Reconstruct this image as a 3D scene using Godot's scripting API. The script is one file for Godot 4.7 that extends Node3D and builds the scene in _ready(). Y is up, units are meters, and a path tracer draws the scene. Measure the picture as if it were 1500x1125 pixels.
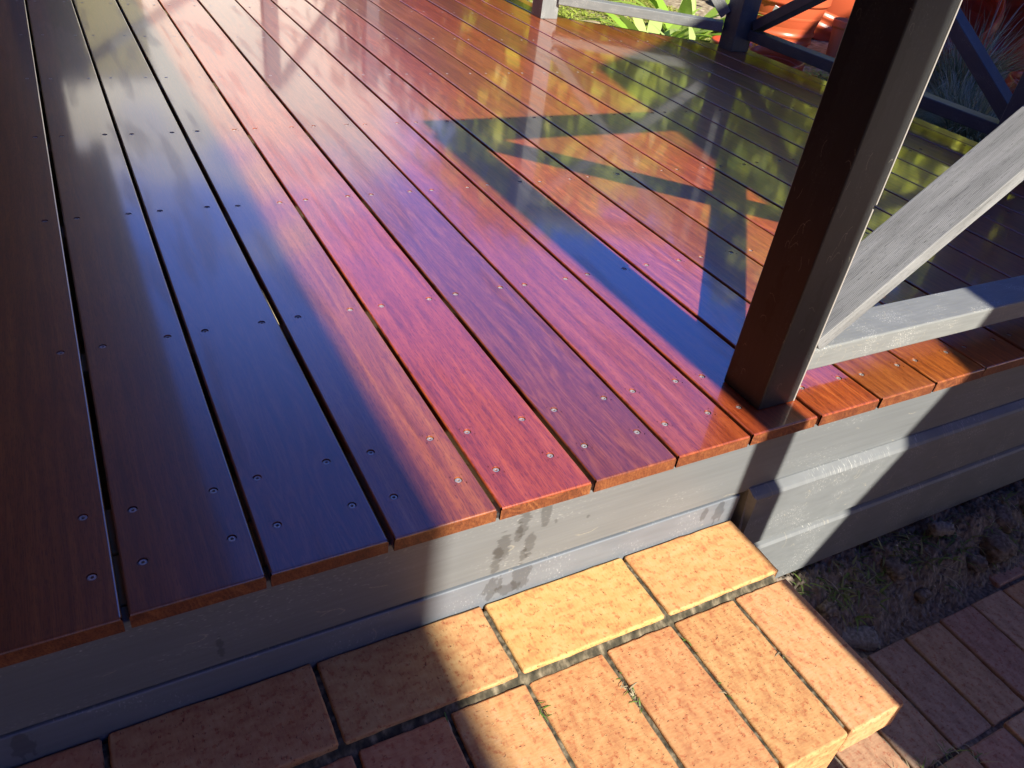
extends Node3D

# ------------------------------------------------------------------ mesh building
class MB:
	var p := PackedVector3Array()
	var n := PackedVector3Array()
	var t := PackedVector2Array()
	var c := PackedColorArray()
	var i := PackedInt32Array()
	func vert(a: Vector3, nn: Vector3, uv := Vector2.ZERO) -> int:
		p.append(a); n.append(nn); t.append(uv)
		return p.size() - 1
	# a, b, c run counter-clockwise seen from outside
	func tri(a: Vector3, b: Vector3, d: Vector3, ua := Vector2.ZERO, ub := Vector2.ZERO, ud := Vector2.ZERO) -> void:
		var nn := (b - a).cross(d - a).normalized()
		var k := vert(a, nn, ua)
		vert(b, nn, ub)
		vert(d, nn, ud)
		i.append_array([k, k + 2, k + 1])
	func quad(a: Vector3, b: Vector3, d: Vector3, e: Vector3, ua := Vector2.ZERO, ub := Vector2.ZERO, ud := Vector2.ZERO, ue := Vector2.ZERO) -> void:
		var nn := (b - a).cross(d - a).normalized()
		var k := vert(a, nn, ua)
		vert(b, nn, ub)
		vert(d, nn, ud)
		vert(e, nn, ue)
		i.append_array([k, k + 2, k + 1, k, k + 3, k + 2])
	# the same with a normal for each corner
	func quadn(a: Vector3, b: Vector3, d: Vector3, e: Vector3, na: Vector3, nb: Vector3, nd: Vector3, ne: Vector3, ua: Vector2, ub: Vector2, ud: Vector2, ue: Vector2) -> void:
		var k := vert(a, na, ua)
		vert(b, nb, ub)
		vert(d, nd, ud)
		vert(e, ne, ue)
		i.append_array([k, k + 2, k + 1, k, k + 3, k + 2])
	func mesh() -> ArrayMesh:
		var a := []
		a.resize(Mesh.ARRAY_MAX)
		a[Mesh.ARRAY_VERTEX] = p
		a[Mesh.ARRAY_NORMAL] = n
		a[Mesh.ARRAY_TEX_UV] = t
		if c.size() == p.size() and c.size() > 0:
			a[Mesh.ARRAY_COLOR] = c
		a[Mesh.ARRAY_INDEX] = i
		var m := ArrayMesh.new()
		m.add_surface_from_arrays(Mesh.PRIMITIVE_TRIANGLES, a)
		return m

var rng := RandomNumberGenerator.new()
var bumpy := FastNoiseLite.new()
var M := {}

func rnd(a: float, b: float) -> float:
	return rng.randf_range(a, b)

func lin(r: float, g: float, b: float) -> Color:
	return Color(r, g, b).linear_to_srgb()

func numbered(called: String) -> String:
	if not has_node(NodePath(called)):
		return called
	var k := 1
	while has_node(NodePath("%s_%03d" % [called, k])):
		k += 1
	return "%s_%03d" % [called, k]

func kid(parent: Node, called: String) -> String:
	if not parent.has_node(NodePath(called)):
		return called
	var k: int = parent.get_meta("count_" + called, 0) + 1
	while parent.has_node(NodePath("%s_%03d" % [called, k])):
		k += 1
	parent.set_meta("count_" + called, k)
	return "%s_%03d" % [called, k]

func put(called: String, m: Mesh, material: Material, parent: Node = null) -> MeshInstance3D:
	var o := MeshInstance3D.new()
	var under: Node = parent if parent else self
	o.name = kid(under, called)
	o.mesh = m
	o.material_override = material
	under.add_child(o, true)
	return o

func thing(called: String, label: String, category: String, at := Vector3.ZERO, group := "") -> Node3D:
	var o := Node3D.new()
	o.name = numbered(called)
	o.position = at
	add_child(o, true)
	return tag(o, label, category, group)

func tag(o: Node3D, label: String, category: String, group := "") -> Node3D:
	o.set_meta("label", label)
	if category != "":
		o.set_meta("category", category)
	if group != "":
		o.set_meta("group", group)
	return o

func setting(o: Node3D, label := "") -> Node3D:
	o.set_meta("kind", "structure")
	if label != "":
		o.set_meta("label", label)
	return o

# a box with rounded edges; the texture runs along axis «along»
func rbox(size: Vector3, r := 0.003, along := 0, off := Vector2.ZERO, sub := Vector3i(1, 1, 1), rough := 0.0, seed_at := Vector3.ZERO) -> ArrayMesh:
	var h := size / 2
	var st := []
	for ax in 3:
		var rr := minf(r, h[ax] * 0.95)
		var a := [-h[ax], -h[ax] + rr * 0.3, -h[ax] + rr]
		for k in range(1, sub[ax]):
			a.append(lerpf(-h[ax] + rr, h[ax] - rr, float(k) / sub[ax]))
		a.append_array([h[ax] - rr, h[ax] - rr * 0.3, h[ax]])
		st.append(a)
	var m := MB.new()
	for ax in 3:
		var u := (ax + 1) % 3
		var v := (ax + 2) % 3
		for s in [-1.0, 1.0]:
			var base := m.p.size()
			var nu: int = st[u].size()
			var nv: int = st[v].size()
			for b in nv:
				for a in nu:
					var q := Vector3.ZERO
					q[ax] = h[ax] * s
					q[u] = st[u][a]
					q[v] = st[v][b]
					var core := q.clamp(-h + Vector3.ONE * r, h - Vector3.ONE * r)
					for k in 3:
						if h[k] < r:
							core[k] = 0.0
					var d := (q - core).normalized()
					var pos := core + d * r
					if rough > 0.0:
						var w := pos + seed_at
						var edge := 1.0 - maxf(maxf(absf(d.x), absf(d.y)), absf(d.z))
						pos += d * (bumpy.get_noise_3d(w.x * 60, w.y * 60, w.z * 60) * rough * 0.5 + bumpy.get_noise_3d(w.x * 190, w.y * 190, w.z * 190) * rough * (0.3 + 2.2 * edge) - edge * rough * 0.6)
					var cu := along
					var cv := u if u != along else v
					if along == ax:
						cu = u
						cv = v
					m.vert(pos, d, Vector2(pos[cu], pos[cv]) + off)
			for b in nv - 1:
				for a in nu - 1:
					var k := base + b * nu + a
					if s > 0:
						m.i.append_array([k, k + nu, k + 1, k + 1, k + nu, k + nu + 1])
					else:
						m.i.append_array([k, k + 1, k + nu, k + 1, k + nu + 1, k + nu])
	return m.mesh()

func box(called: String, lo: Vector3, hi: Vector3, material: Material, parent: Node = null, r := 0.003, along := 0) -> MeshInstance3D:
	var o := put(called, rbox(hi - lo, r, along, Vector2(rnd(0, 3), rnd(0, 3))), material, parent)
	var base := (parent as Node3D).position if parent is Node3D and parent != self else Vector3.ZERO
	o.position = (lo + hi) / 2 - base
	return o

# a timber from a to b with the given section; «up» is the direction of its height
func timber(called: String, a: Vector3, b: Vector3, wide: float, high: float, material: Material, parent: Node, r := 0.003, up := Vector3.UP) -> MeshInstance3D:
	var x := (b - a).normalized()
	var z := x.cross(up).normalized()
	var y := z.cross(x)
	var o := put(called, rbox(Vector3((b - a).length(), high, wide), r, 0, Vector2(rnd(0, 3), rnd(0, 3))), material, parent)
	var base := (parent as Node3D).position if parent is Node3D and parent != self else Vector3.ZERO
	o.transform = Transform3D(Basis(x, y, z), (a + b) / 2 - base)
	return o

func lathe(profile: Array, segs := 40) -> ArrayMesh:
	var st := SurfaceTool.new()
	st.begin(Mesh.PRIMITIVE_TRIANGLES)
	st.set_smooth_group(0)
	for k in profile.size() - 1:
		var a: Vector2 = profile[k]
		var b: Vector2 = profile[k + 1]
		for s in segs:
			var t0 := TAU * s / segs
			var t1 := TAU * (s + 1) / segs
			var q := [Vector3(a.x * cos(t0), a.y, a.x * sin(t0)), Vector3(a.x * cos(t1), a.y, a.x * sin(t1)), Vector3(b.x * cos(t1), b.y, b.x * sin(t1)), Vector3(b.x * cos(t0), b.y, b.x * sin(t0))]
			for j in [0, 1, 2, 0, 2, 3]:
				if (j == 1 and a.x < 1e-5) or (j == 2 and b.x < 1e-5 and false):
					pass
				st.add_vertex(q[j])
	st.generate_normals()
	return st.commit()

# ------------------------------------------------------------------ textures
func noise_bytes(w: int, h: int, stretch: int, freq: float, sd: int, oct := 3, squash := 1) -> PackedByteArray:
	var f := FastNoiseLite.new()
	f.seed = sd
	f.noise_type = FastNoiseLite.TYPE_SIMPLEX_SMOOTH
	f.frequency = freq
	f.fractal_octaves = oct
	var im := f.get_seamless_image(w / stretch, h / squash)
	if stretch > 1 or squash > 1:
		im.resize(w, h, Image.INTERPOLATE_CUBIC)
	im.convert(Image.FORMAT_L8)
	return im.get_data()

func picture(w: int, h: int, d: PackedByteArray, f := Image.FORMAT_RGB8) -> ImageTexture:
	return ImageTexture.create_from_image(Image.create_from_data(w, h, false, f, d))

func ramp(stops: Array) -> Array:
	var out := []
	for k in 256:
		var v := k / 255.0
		var j := 0
		while j < stops.size() - 2 and v > stops[j + 1][0]:
			j += 1
		var q := clampf((v - stops[j][0]) / (stops[j + 1][0] - stops[j][0]), 0, 1)
		var cc: Color = (stops[j][1] as Color).lerp(stops[j + 1][1], q).linear_to_srgb()
		out.append(Vector3i(int(cc.r * 255), int(cc.g * 255), int(cc.b * 255)))
	return out

func wood_texture(sd: int, rings: float, warp: float, stops: Array, fig := 0.1) -> Array:
	var w := 2048
	var h := 256
	var fine := noise_bytes(w, h, 16, 0.30, sd, 3)
	var mid := noise_bytes(w, h, 16, 0.03, sd + 1, 3)
	var wrp := noise_bytes(w, h, 8, 0.012, sd + 2, 2)
	var por := noise_bytes(w, h, 8, 0.5, sd + 3, 1)
	var dull := noise_bytes(w, h, 4, 0.008, sd + 6, 3)
	var gl := PackedByteArray()
	gl.resize(w * h)
	var lut := ramp(stops)
	var px := PackedByteArray()
	px.resize(w * h * 3)
	var hg := PackedByteArray()
	hg.resize(w * h)
	for y in h:
		var fy := float(y) / h
		for x in w:
			var k := y * w + x
			var f := fine[k] / 255.0
			var r := 0.5 + 0.5 * sin((fy * rings + (wrp[k] / 255.0) * warp) * TAU)
			var v := 0.25 * f + 0.27 * mid[k] / 255.0 + fig * r * r + 0.27 - fig * 0.38
			var pore := por[k] > 168 and f < 0.62
			if pore:
				v *= 0.66
			var cc: Vector3i = lut[clampi(int(v * 255), 0, 255)]
			px[k * 3] = cc.x
			px[k * 3 + 1] = cc.y
			px[k * 3 + 2] = cc.z
			hg[k] = clampi(int(120 + 60 * (f - 0.5) + 50 * (mid[k] / 255.0 - 0.5) - (50 if pore else 0)), 0, 255)
			gl[k] = clampi(int(255 - 120 * clampf((dull[k] / 255.0 - 0.55) * 4.0, 0, 1) * (0.5 + 0.5 * f)), 0, 255)
	return [picture(w, h, px), picture(w, h, hg, Image.FORMAT_L8), picture(w, h, gl, Image.FORMAT_L8)]

func brick_texture(sd: int, stops: Array) -> Array:
	var w := 1024
	var h := 512
	var big := noise_bytes(w, h, 2, 0.010, sd, 4)
	var stain := noise_bytes(w, h, 1, 0.02, sd + 4, 5)
	var drag := noise_bytes(w, h, 1, 0.05, sd + 1, 4, 4)
	var pit := noise_bytes(w, h, 1, 0.10, sd + 2, 3, 4)
	var grain := noise_bytes(w, h, 1, 0.5, sd + 3, 1)
	var lut := ramp(stops)
	var px := PackedByteArray()
	px.resize(w * h * 3)
	var hg := PackedByteArray()
	hg.resize(w * h)
	for k in w * h:
		var g := grain[k] / 255.0
		var d := drag[k] / 255.0
		var v := 0.55 * big[k] / 255.0 + 0.27 * d + 0.18 * g
		# drag marks and pits from the wire cut, thick here and thin there
		var hole := clampf((pit[k] / 255.0 - 0.93 + 0.26 * stain[k] / 255.0) * 11.0, 0, 1) * (0.35 + 0.65 * g)
		var dirt := clampf((stain[k] / 255.0 - 0.60) * 3.0, 0, 1) * (0.6 + 0.6 * d)
		var cc: Vector3i = lut[clampi(int(v * 255), 0, 255)]
		var s := (1.0 - 0.6 * hole) * (0.92 + 0.16 * g)
		px[k * 3] = mini(255, int(cc.x * s * (1.0 - 0.10 * dirt)))
		px[k * 3 + 1] = mini(255, int(cc.y * s * (1.0 - 0.30 * dirt)))
		px[k * 3 + 2] = mini(255, int(cc.z * s * (1.0 - 0.34 * dirt)))
		hg[k] = clampi(int(140 + 44 * (g - 0.5) + 40 * (d - 0.5) - 120 * hole), 0, 255)
	return [picture(w, h, px), picture(w, h, hg, Image.FORMAT_L8)]

# weathered paint: brush grain, scuffs, dust; «drips» are water stains [x, y, half width, half height] in 0..1
func paint_texture(sd: int, w: int, h: int, tone: Color, wear: float, drips: Array, streak := 8) -> Array:
	var brush := noise_bytes(w, h, streak, 0.12, sd, 3)
	var patch := noise_bytes(w, h, 2, 0.012, sd + 1, 4)
	var spot := noise_bytes(w, h, 1, 0.25, sd + 2, 2)
	var wave := noise_bytes(w, h, 1, 0.06, sd + 5, 3)
	var lut := ramp([[0.0, tone * 0.72], [0.5, tone], [1.0, tone * 1.25 + Color(0.01, 0.01, 0.01)]])
	var px := PackedByteArray()
	px.resize(w * h * 3)
	var hg := PackedByteArray()
	hg.resize(w * h)
	for k in w * h:
		var v := 0.25 + 0.3 * brush[k] / 255.0 + 0.22 * patch[k] / 255.0
		var worn := clampf((spot[k] / 255.0 - 0.72) * 6.0, 0, 1) * clampf((patch[k] / 255.0 - 0.5) * 5.0, 0, 1) * wear
		var cc: Vector3i = lut[clampi(int(v * 255), 0, 255)]
		px[k * 3] = mini(255, int(cc.x + 95 * worn))
		px[k * 3 + 1] = mini(255, int(cc.y + 90 * worn))
		px[k * 3 + 2] = mini(255, int(cc.z + 80 * worn))
		hg[k] = clampi(int(128 + 50 * (brush[k] / 255.0 - 0.5) + 40 * (spot[k] / 255.0 - 0.5)), 0, 255)
	var im := Image.create_from_data(w, h, false, Image.FORMAT_RGB8, px)
	var g := RandomNumberGenerator.new()
	g.seed = sd
	for s in int(90 * wear):  # dried scratches and threads of dust
		var a := Vector2(g.randf() * w, g.randf() * h)
		var ang := g.randf_range(-0.9, 0.9)
		var curl := g.randf_range(-0.15, 0.15)
		for q in g.randi_range(6, 34):
			a += Vector2(cos(ang), sin(ang)) * 0.8
			ang += curl + g.randf_range(-0.2, 0.2)
			var xx := posmod(int(a.x), w)
			var yy := posmod(int(a.y), h)
			im.set_pixel(xx, yy, im.get_pixel(xx, yy).lerp(Color(0.72, 0.68, 0.58), 0.45))
	for d in drips:
		var cx: float = d[0] * w
		var cy: float = d[1] * h
		var rx: float = d[2] * w
		var ry: float = d[3] * h
		for y in range(maxi(0, int(cy - ry * 1.2)), mini(h, int(cy + ry * 1.2) + 1)):
			for x in range(maxi(0, int(cx - rx * 1.3)), mini(w, int(cx + rx * 1.3) + 1)):
				var wob := (spot[y * w + x] / 255.0 - 0.5) * 0.5 + (wave[y * w + x] / 255.0 - 0.5) * 2.2
				var e := pow((x - cx) / rx, 2) + pow((y - cy) / ry, 2) + wob
				if e < 1.0:
					im.set_pixel(x, y, im.get_pixel(x, y) * (0.80 if e < 0.8 else 0.87))
	return [ImageTexture.create_from_image(im), picture(w, h, hg, Image.FORMAT_L8)]

func mat(color: Color, rough := 0.8) -> StandardMaterial3D:
	var m := StandardMaterial3D.new()
	m.albedo_color = color
	m.roughness = rough
	return m

func tmat(tex: Array, tint: Color, rough: float, scale: Vector3, bump := 0.05) -> StandardMaterial3D:
	var m := mat(tint, rough)
	m.albedo_texture = tex[0]
	m.uv1_scale = scale
	if bump > 0.0:
		m.heightmap_enabled = true
		m.heightmap_texture = tex[1]
		m.heightmap_scale = bump
	return m

# ------------------------------------------------------------------ the deck
const PITCH := 0.145
const GAP := 0.0066
const THICK := 0.021
const LOW_X := -0.5
var row_z := [-0.069, -0.158, -0.517, -0.973, -1.42, -1.87, -2.32, -2.77, -3.22, -3.67, -4.12, -4.57]

func deck_end(x: float) -> float:
	if x < 1.60:
		return -4.9
	return lerpf(-2.83, -2.19, clampf((x - 1.60) / 0.79, 0, 1))

func board_mesh(w: float, zf: float, zl: float, zr: float, holes: Array, off: Vector2) -> ArrayMesh:
	var m := MB.new()
	var r := 0.0028
	var uv := func(x: float, y: float, z: float) -> Vector2: return Vector2(-z / 2.2 + off.x, (x - y) / 0.15 + off.y)
	var flat := func(x0: float, x1: float, za0: float, za1: float, zb0: float, zb1: float) -> void:
		# za: near, zb: far, at x0 and x1
		m.quad(Vector3(x0, 0, za0), Vector3(x1, 0, za1), Vector3(x1, 0, zb1), Vector3(x0, 0, zb0), uv.call(x0, 0, za0), uv.call(x1, 0, za1), uv.call(x1, 0, zb1), uv.call(x0, 0, zb0))
	var half := 0.009
	var z := zf - r
	for row in holes:
		var c: float = row[0]
		flat.call(r, w - r, z, z, c + half, c + half)
		var x := r
		for hx in row[1]:
			flat.call(x, hx - half, c + half, c + half, c - half, c - half)
			var segs := 20
			var hr := 0.0056
			for s in segs:
				var a0 := TAU * s / segs
				var a1 := TAU * (s + 1) / segs
				var q := []
				for a in [a0, a1]:
					var d := Vector2(cos(a), sin(a))
					var k := half / maxf(absf(d.x), absf(d.y))
					q.append(Vector3(hx + d.x * k, 0, c + d.y * k))
					q.append(Vector3(hx + d.x * hr, 0, c + d.y * hr))
					q.append(Vector3(hx + d.x * hr * 0.94, -0.0028, c + d.y * hr * 0.94))
				m.quad(q[1], q[4], q[3], q[0], uv.call(q[1].x, 0, q[1].z), uv.call(q[4].x, 0, q[4].z), uv.call(q[3].x, 0, q[3].z), uv.call(q[0].x, 0, q[0].z))
				m.quad(q[4], q[1], q[2], q[5], uv.call(q[4].x, 0, q[4].z), uv.call(q[1].x, 0, q[1].z), uv.call(q[2].x, 0, q[2].z), uv.call(q[5].x, 0, q[5].z))
				m.tri(q[2], Vector3(hx, -0.0028, c), q[5])
			x = hx + half
		flat.call(x, w - r, c + half, c + half, c - half, c - half)
		z = c - half
	# the rest in lengths of about half a metre
	flat.call(r, w - r, z, z, zl, zr)
	# long rounded edges and sides
	for s in [0, 1]:
		var ox: float = 0.0 if s == 0 else w
		var sg: float = -1.0 if s == 0 else 1.0
		var cx := ox - sg * r
		var ze := zl if s == 0 else zr
		for k in 3:
			var a0 := PI / 2 * k / 3
			var a1 := PI / 2 * (k + 1) / 3
			var n0 := Vector3(sg * sin(a0), cos(a0), 0)
			var n1 := Vector3(sg * sin(a1), cos(a1), 0)
			var p0 := Vector3(cx, -r, 0) + n0 * r
			var p1 := Vector3(cx, -r, 0) + n1 * r
			var A := Vector3(p0.x, p0.y, zf - r)
			var B := Vector3(p1.x, p1.y, zf - r)
			var C := Vector3(p1.x, p1.y, ze)
			var D := Vector3(p0.x, p0.y, ze)
			if s == 1:
				m.quadn(A, B, C, D, n0, n1, n1, n0, uv.call(A.x, A.y, A.z), uv.call(B.x, B.y, B.z), uv.call(C.x, C.y, C.z), uv.call(D.x, D.y, D.z))
			else:
				m.quadn(B, A, D, C, n1, n0, n0, n1, uv.call(B.x, B.y, B.z), uv.call(A.x, A.y, A.z), uv.call(D.x, D.y, D.z), uv.call(C.x, C.y, C.z))
		var s0 := Vector3(ox, -r, zf - r)
		var s1 := Vector3(ox, -THICK, zf - r)
		var s2 := Vector3(ox, -THICK, ze)
		var s3 := Vector3(ox, -r, ze)
		if s == 1:
			m.quad(s0, s1, s2, s3, uv.call(ox, -r, zf), uv.call(ox, -THICK, zf), uv.call(ox, -THICK, ze), uv.call(ox, -r, ze))
		else:
			m.quad(s1, s0, s3, s2, uv.call(ox, -THICK, zf), uv.call(ox, -r, zf), uv.call(ox, -r, ze), uv.call(ox, -THICK, ze))
	# rounded front edge, front end (end grain), back end, underside
	for k in 3:
		var a0 := PI / 2 * k / 3
		var a1 := PI / 2 * (k + 1) / 3
		var n0 := Vector3(0, cos(a0), sin(a0))
		var n1 := Vector3(0, cos(a1), sin(a1))
		var c0 := Vector3(0, -r, zf - r)
		var A := c0 + n0 * r + Vector3(r * 0.5, 0, 0)
		var B := c0 + n1 * r + Vector3(r * 0.5, 0, 0)
		var wx := Vector3(w - r, 0, 0)
		m.quadn(B, B + wx, A + wx, A, n1, n1, n0, n0, uv.call(0, 0, zf), uv.call(w, 0, zf), uv.call(w, 0, zf - r), uv.call(0, 0, zf - r))
	var eu := off.x
	var g := MB.new()
	g.quad(Vector3(0, -THICK, zf), Vector3(w, -THICK, zf), Vector3(w, -r, zf), Vector3(0, -r, zf), Vector2(eu, 0), Vector2(eu + 0.05, 0.9), Vector2(eu + 0.06, 0.9), Vector2(eu + 0.01, 0))
	m.quad(Vector3(w, -THICK, zr), Vector3(0, -THICK, zl), Vector3(0, 0, zl), Vector3(w, 0, zr))
	m.quad(Vector3(0, -THICK, zl), Vector3(w, -THICK, zr), Vector3(w, -THICK, zf), Vector3(0, -THICK, zf))
	var both := m.mesh()
	both.add_surface_from_arrays(Mesh.PRIMITIVE_TRIANGLES, g.mesh().surface_get_arrays(0))
	return both

func screw_mesh() -> ArrayMesh:
	var m := MB.new()
	var segs := 18
	for s in segs:
		var a0 := TAU * s / segs
		var a1 := TAU * (s + 1) / segs
		var d0 := Vector3(cos(a0), 0, sin(a0))
		var d1 := Vector3(cos(a1), 0, sin(a1))
		var up := Vector3.UP
		m.quad(d1 * 0.0047 - up * 0.0006, d0 * 0.0047 - up * 0.0006, d0 * 0.0039, d1 * 0.0039)
		m.quad(d1 * 0.0039, d0 * 0.0039, d0 * 0.0021, d1 * 0.0021)
		m.quad(d0 * 0.0018 - up * 0.0021, d1 * 0.0018 - up * 0.0021, d1 * 0.0021, d0 * 0.0021)
		m.tri(d0 * 0.0018 - up * 0.0021, Vector3(0, -0.0021, 0), d1 * 0.0018 - up * 0.0021)
		m.quad(d1 * 0.0047 - up * 0.003, d0 * 0.0047 - up * 0.003, d0 * 0.0047 - up * 0.0006, d1 * 0.0047 - up * 0.0006)
	return m.mesh()

func build_deck() -> void:
	var deck := thing("deck", "glossy oiled red brown timber deck of long parallel boards with grey edge boards", "deck")
	var sm := screw_mesh()
	var far := MB.new()
	var n_screws := 0
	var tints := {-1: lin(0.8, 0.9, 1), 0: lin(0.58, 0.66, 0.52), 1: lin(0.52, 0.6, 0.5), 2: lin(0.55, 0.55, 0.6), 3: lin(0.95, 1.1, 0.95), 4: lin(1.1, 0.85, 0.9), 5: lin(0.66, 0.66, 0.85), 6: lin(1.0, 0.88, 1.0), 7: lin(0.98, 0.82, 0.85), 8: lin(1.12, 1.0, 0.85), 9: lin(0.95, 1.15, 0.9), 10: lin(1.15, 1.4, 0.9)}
	for k in range(-9, 21):
		var x0 := (k - 4) * PITCH + GAP / 2 + rnd(-0.0007, 0.0007)
		var x1 := (k - 3) * PITCH - GAP / 2 + rnd(-0.0007, 0.0007)
		if k == 20:
			x1 = 2.392
		var w := x1 - x0
		var zf := rnd(-0.0015, 0.0015)
		var holes := []
		var spots := []
		for z in row_z:
			var za: float = z + rnd(-0.004, 0.004)
			if z < maxf(deck_end(x0), deck_end(x1)) + 0.03:
				continue
			var xs := [0.025 + rnd(-0.003, 0.003), w - 0.024 + rnd(-0.003, 0.003)]
			if k == 20:
				xs = [0.03]
			var xx := []
			for hx in xs:
				if k == 7 and hx > 0.04 and z > -0.2:
					continue
				xx.append(hx)
				spots.append(Vector3(hx, -0.0011 + rnd(-0.0005, 0.0003), za))
			if z > -1.6 and k >= -1:
				holes.append([za, xx])
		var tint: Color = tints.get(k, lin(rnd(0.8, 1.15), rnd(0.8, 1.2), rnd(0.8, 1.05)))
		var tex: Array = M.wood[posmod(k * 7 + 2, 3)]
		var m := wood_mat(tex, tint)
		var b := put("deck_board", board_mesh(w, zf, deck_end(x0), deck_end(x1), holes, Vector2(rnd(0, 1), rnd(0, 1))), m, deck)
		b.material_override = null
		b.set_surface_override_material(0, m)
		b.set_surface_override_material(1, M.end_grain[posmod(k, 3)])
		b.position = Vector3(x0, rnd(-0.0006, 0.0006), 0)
		for s in spots:
			if s.z > -2.4 and k >= 0 and n_screws < 300:
				var o := put("screw", sm, M.steel, b)
				o.position = s if s.z > -1.6 else Vector3(s.x, 0.0003, s.z)
				o.rotation.y = rnd(0, 3)
				n_screws += 1
			else:
				var q: Vector3 = s + b.position
				q.y = 0.0006
				for j in 8:
					var a0 := TAU * j / 8
					var a1 := TAU * (j + 1) / 8
					far.tri(q, q + Vector3(cos(a1), 0, sin(a1)) * 0.0048, q + Vector3(cos(a0), 0, sin(a0)) * 0.0048)
	var fs := put("far_screws", far.mesh(), M.steel, deck)
	fs.set_meta("kind", "stuff")
	# joists, seen through the gaps
	box("joist", Vector3(-1.9, -0.14, -0.112), Vector3(2.36, -THICK - 0.002, -0.036), M.pine, deck)
	box("joist", Vector3(-1.9, -0.14, -0.190), Vector3(2.36, -THICK - 0.002, -0.115), M.pine, deck)
	for z in row_z.slice(2):
		var zz: float = z
		var right := 2.36 if zz > -2.1 else (1.58 if zz < -2.8 else 1.95)
		box("joist", Vector3(-1.9, -0.14, zz - 0.024), Vector3(right, -THICK - 0.002, zz + 0.024), M.pine, deck)
	# edge boards below the deck
	box("fascia_board", Vector3(-1.9, -0.1455, -0.034), Vector3(2.37, -THICK - 0.0015, -0.012), M.fascia, deck, 0.002).mesh = rbox(Vector3(4.27, 0.1225, 0.022), 0.002, 0, Vector2(2.135, 0.06125))
	box("fascia_board", Vector3(-1.9, -0.40, -0.032), Vector3(0.478, -0.1495, -0.0105), M.fascia_low, deck, 0.003).mesh = rbox(Vector3(2.378, 0.2505, 0.0215), 0.0025, 0, Vector2(-0.711 - LOW_X + 2.0, -0.12575))
	# proud cladding boards to the right of the step, with sloped top edges
	for k in 2:
		var yt := -0.139 - 0.138 * k
		var yb := yt - 0.135
		var zo := 0.008 + 0.004 * k
		var m := MB.new()
		var xa := 0.492 + 0.02 * k
		var pr := [Vector2(-0.0095, yt), Vector2(zo - 0.004, yt - 0.0075), Vector2(zo, yt - 0.012), Vector2(zo, yb + 0.003), Vector2(zo - 0.003, yb), Vector2(-0.03, yb), Vector2(-0.03, yt)]
		for j in pr.size():
			var a: Vector2 = pr[j]
			var b: Vector2 = pr[(j + 1) % pr.size()]
			var la := Vector3(xa + (0.006 if j in [2, 3] else 0.0), a.y, a.x)
			var lb := Vector3(xa + (0.006 if (j + 1) in [2, 3] else 0.0), b.y, b.x)
			m.quad(la, lb, Vector3(2.385, b.y, b.x), Vector3(2.385, a.y, a.x), Vector2(la.x, la.y + la.z), Vector2(lb.x, lb.y + lb.z), Vector2(2.385, b.y + b.x), Vector2(2.385, a.y + a.x))
		for j in range(1, pr.size() - 1):
			var q := []
			for z in [0, j + 1, j]:
				q.append(Vector3(xa + (0.006 if z in [2, 3] else 0.0), pr[z].y, pr[z].x))
			m.tri(q[0], q[1], q[2], Vector2(q[0].z, q[0].y), Vector2(q[1].z, q[1].y), Vector2(q[2].z, q[2].y))
		put("cladding_board", m.mesh(), M.cladding, deck)
	box("fascia_board", Vector3(2.372, -0.40, -2.17), Vector3(2.392, -THICK - 0.002, -0.036), M.cladding, deck, 0.002, 2)
	timber("fascia_board", Vector3(1.60, -0.20, -2.80), Vector3(2.38, -0.20, -2.185), 0.02, 0.34, M.cladding, deck)
	box("fascia_board", Vector3(1.575, -0.36, -4.88), Vector3(1.597, -THICK - 0.002, -2.82), M.cladding, deck, 0.002, 2)
	for x in [-1.2, 0.3, 1.7]:
		for z in [-0.5, -2.0]:
			box("stump", Vector3(x, -0.6, z), Vector3(x + 0.1, -0.142, z + 0.1), M.pine, deck, 0.003, 1)

func wood_mat(tex: Array, tint: Color) -> StandardMaterial3D:
	var m := tmat(tex, tint, 0.36, Vector3.ONE, 0.011)
	m.metallic_specular = 0.8
	m.clearcoat_enabled = true
	m.clearcoat = 1.0
	m.clearcoat_texture = tex[2]
	m.clearcoat_roughness = 0.075
	return m

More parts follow.
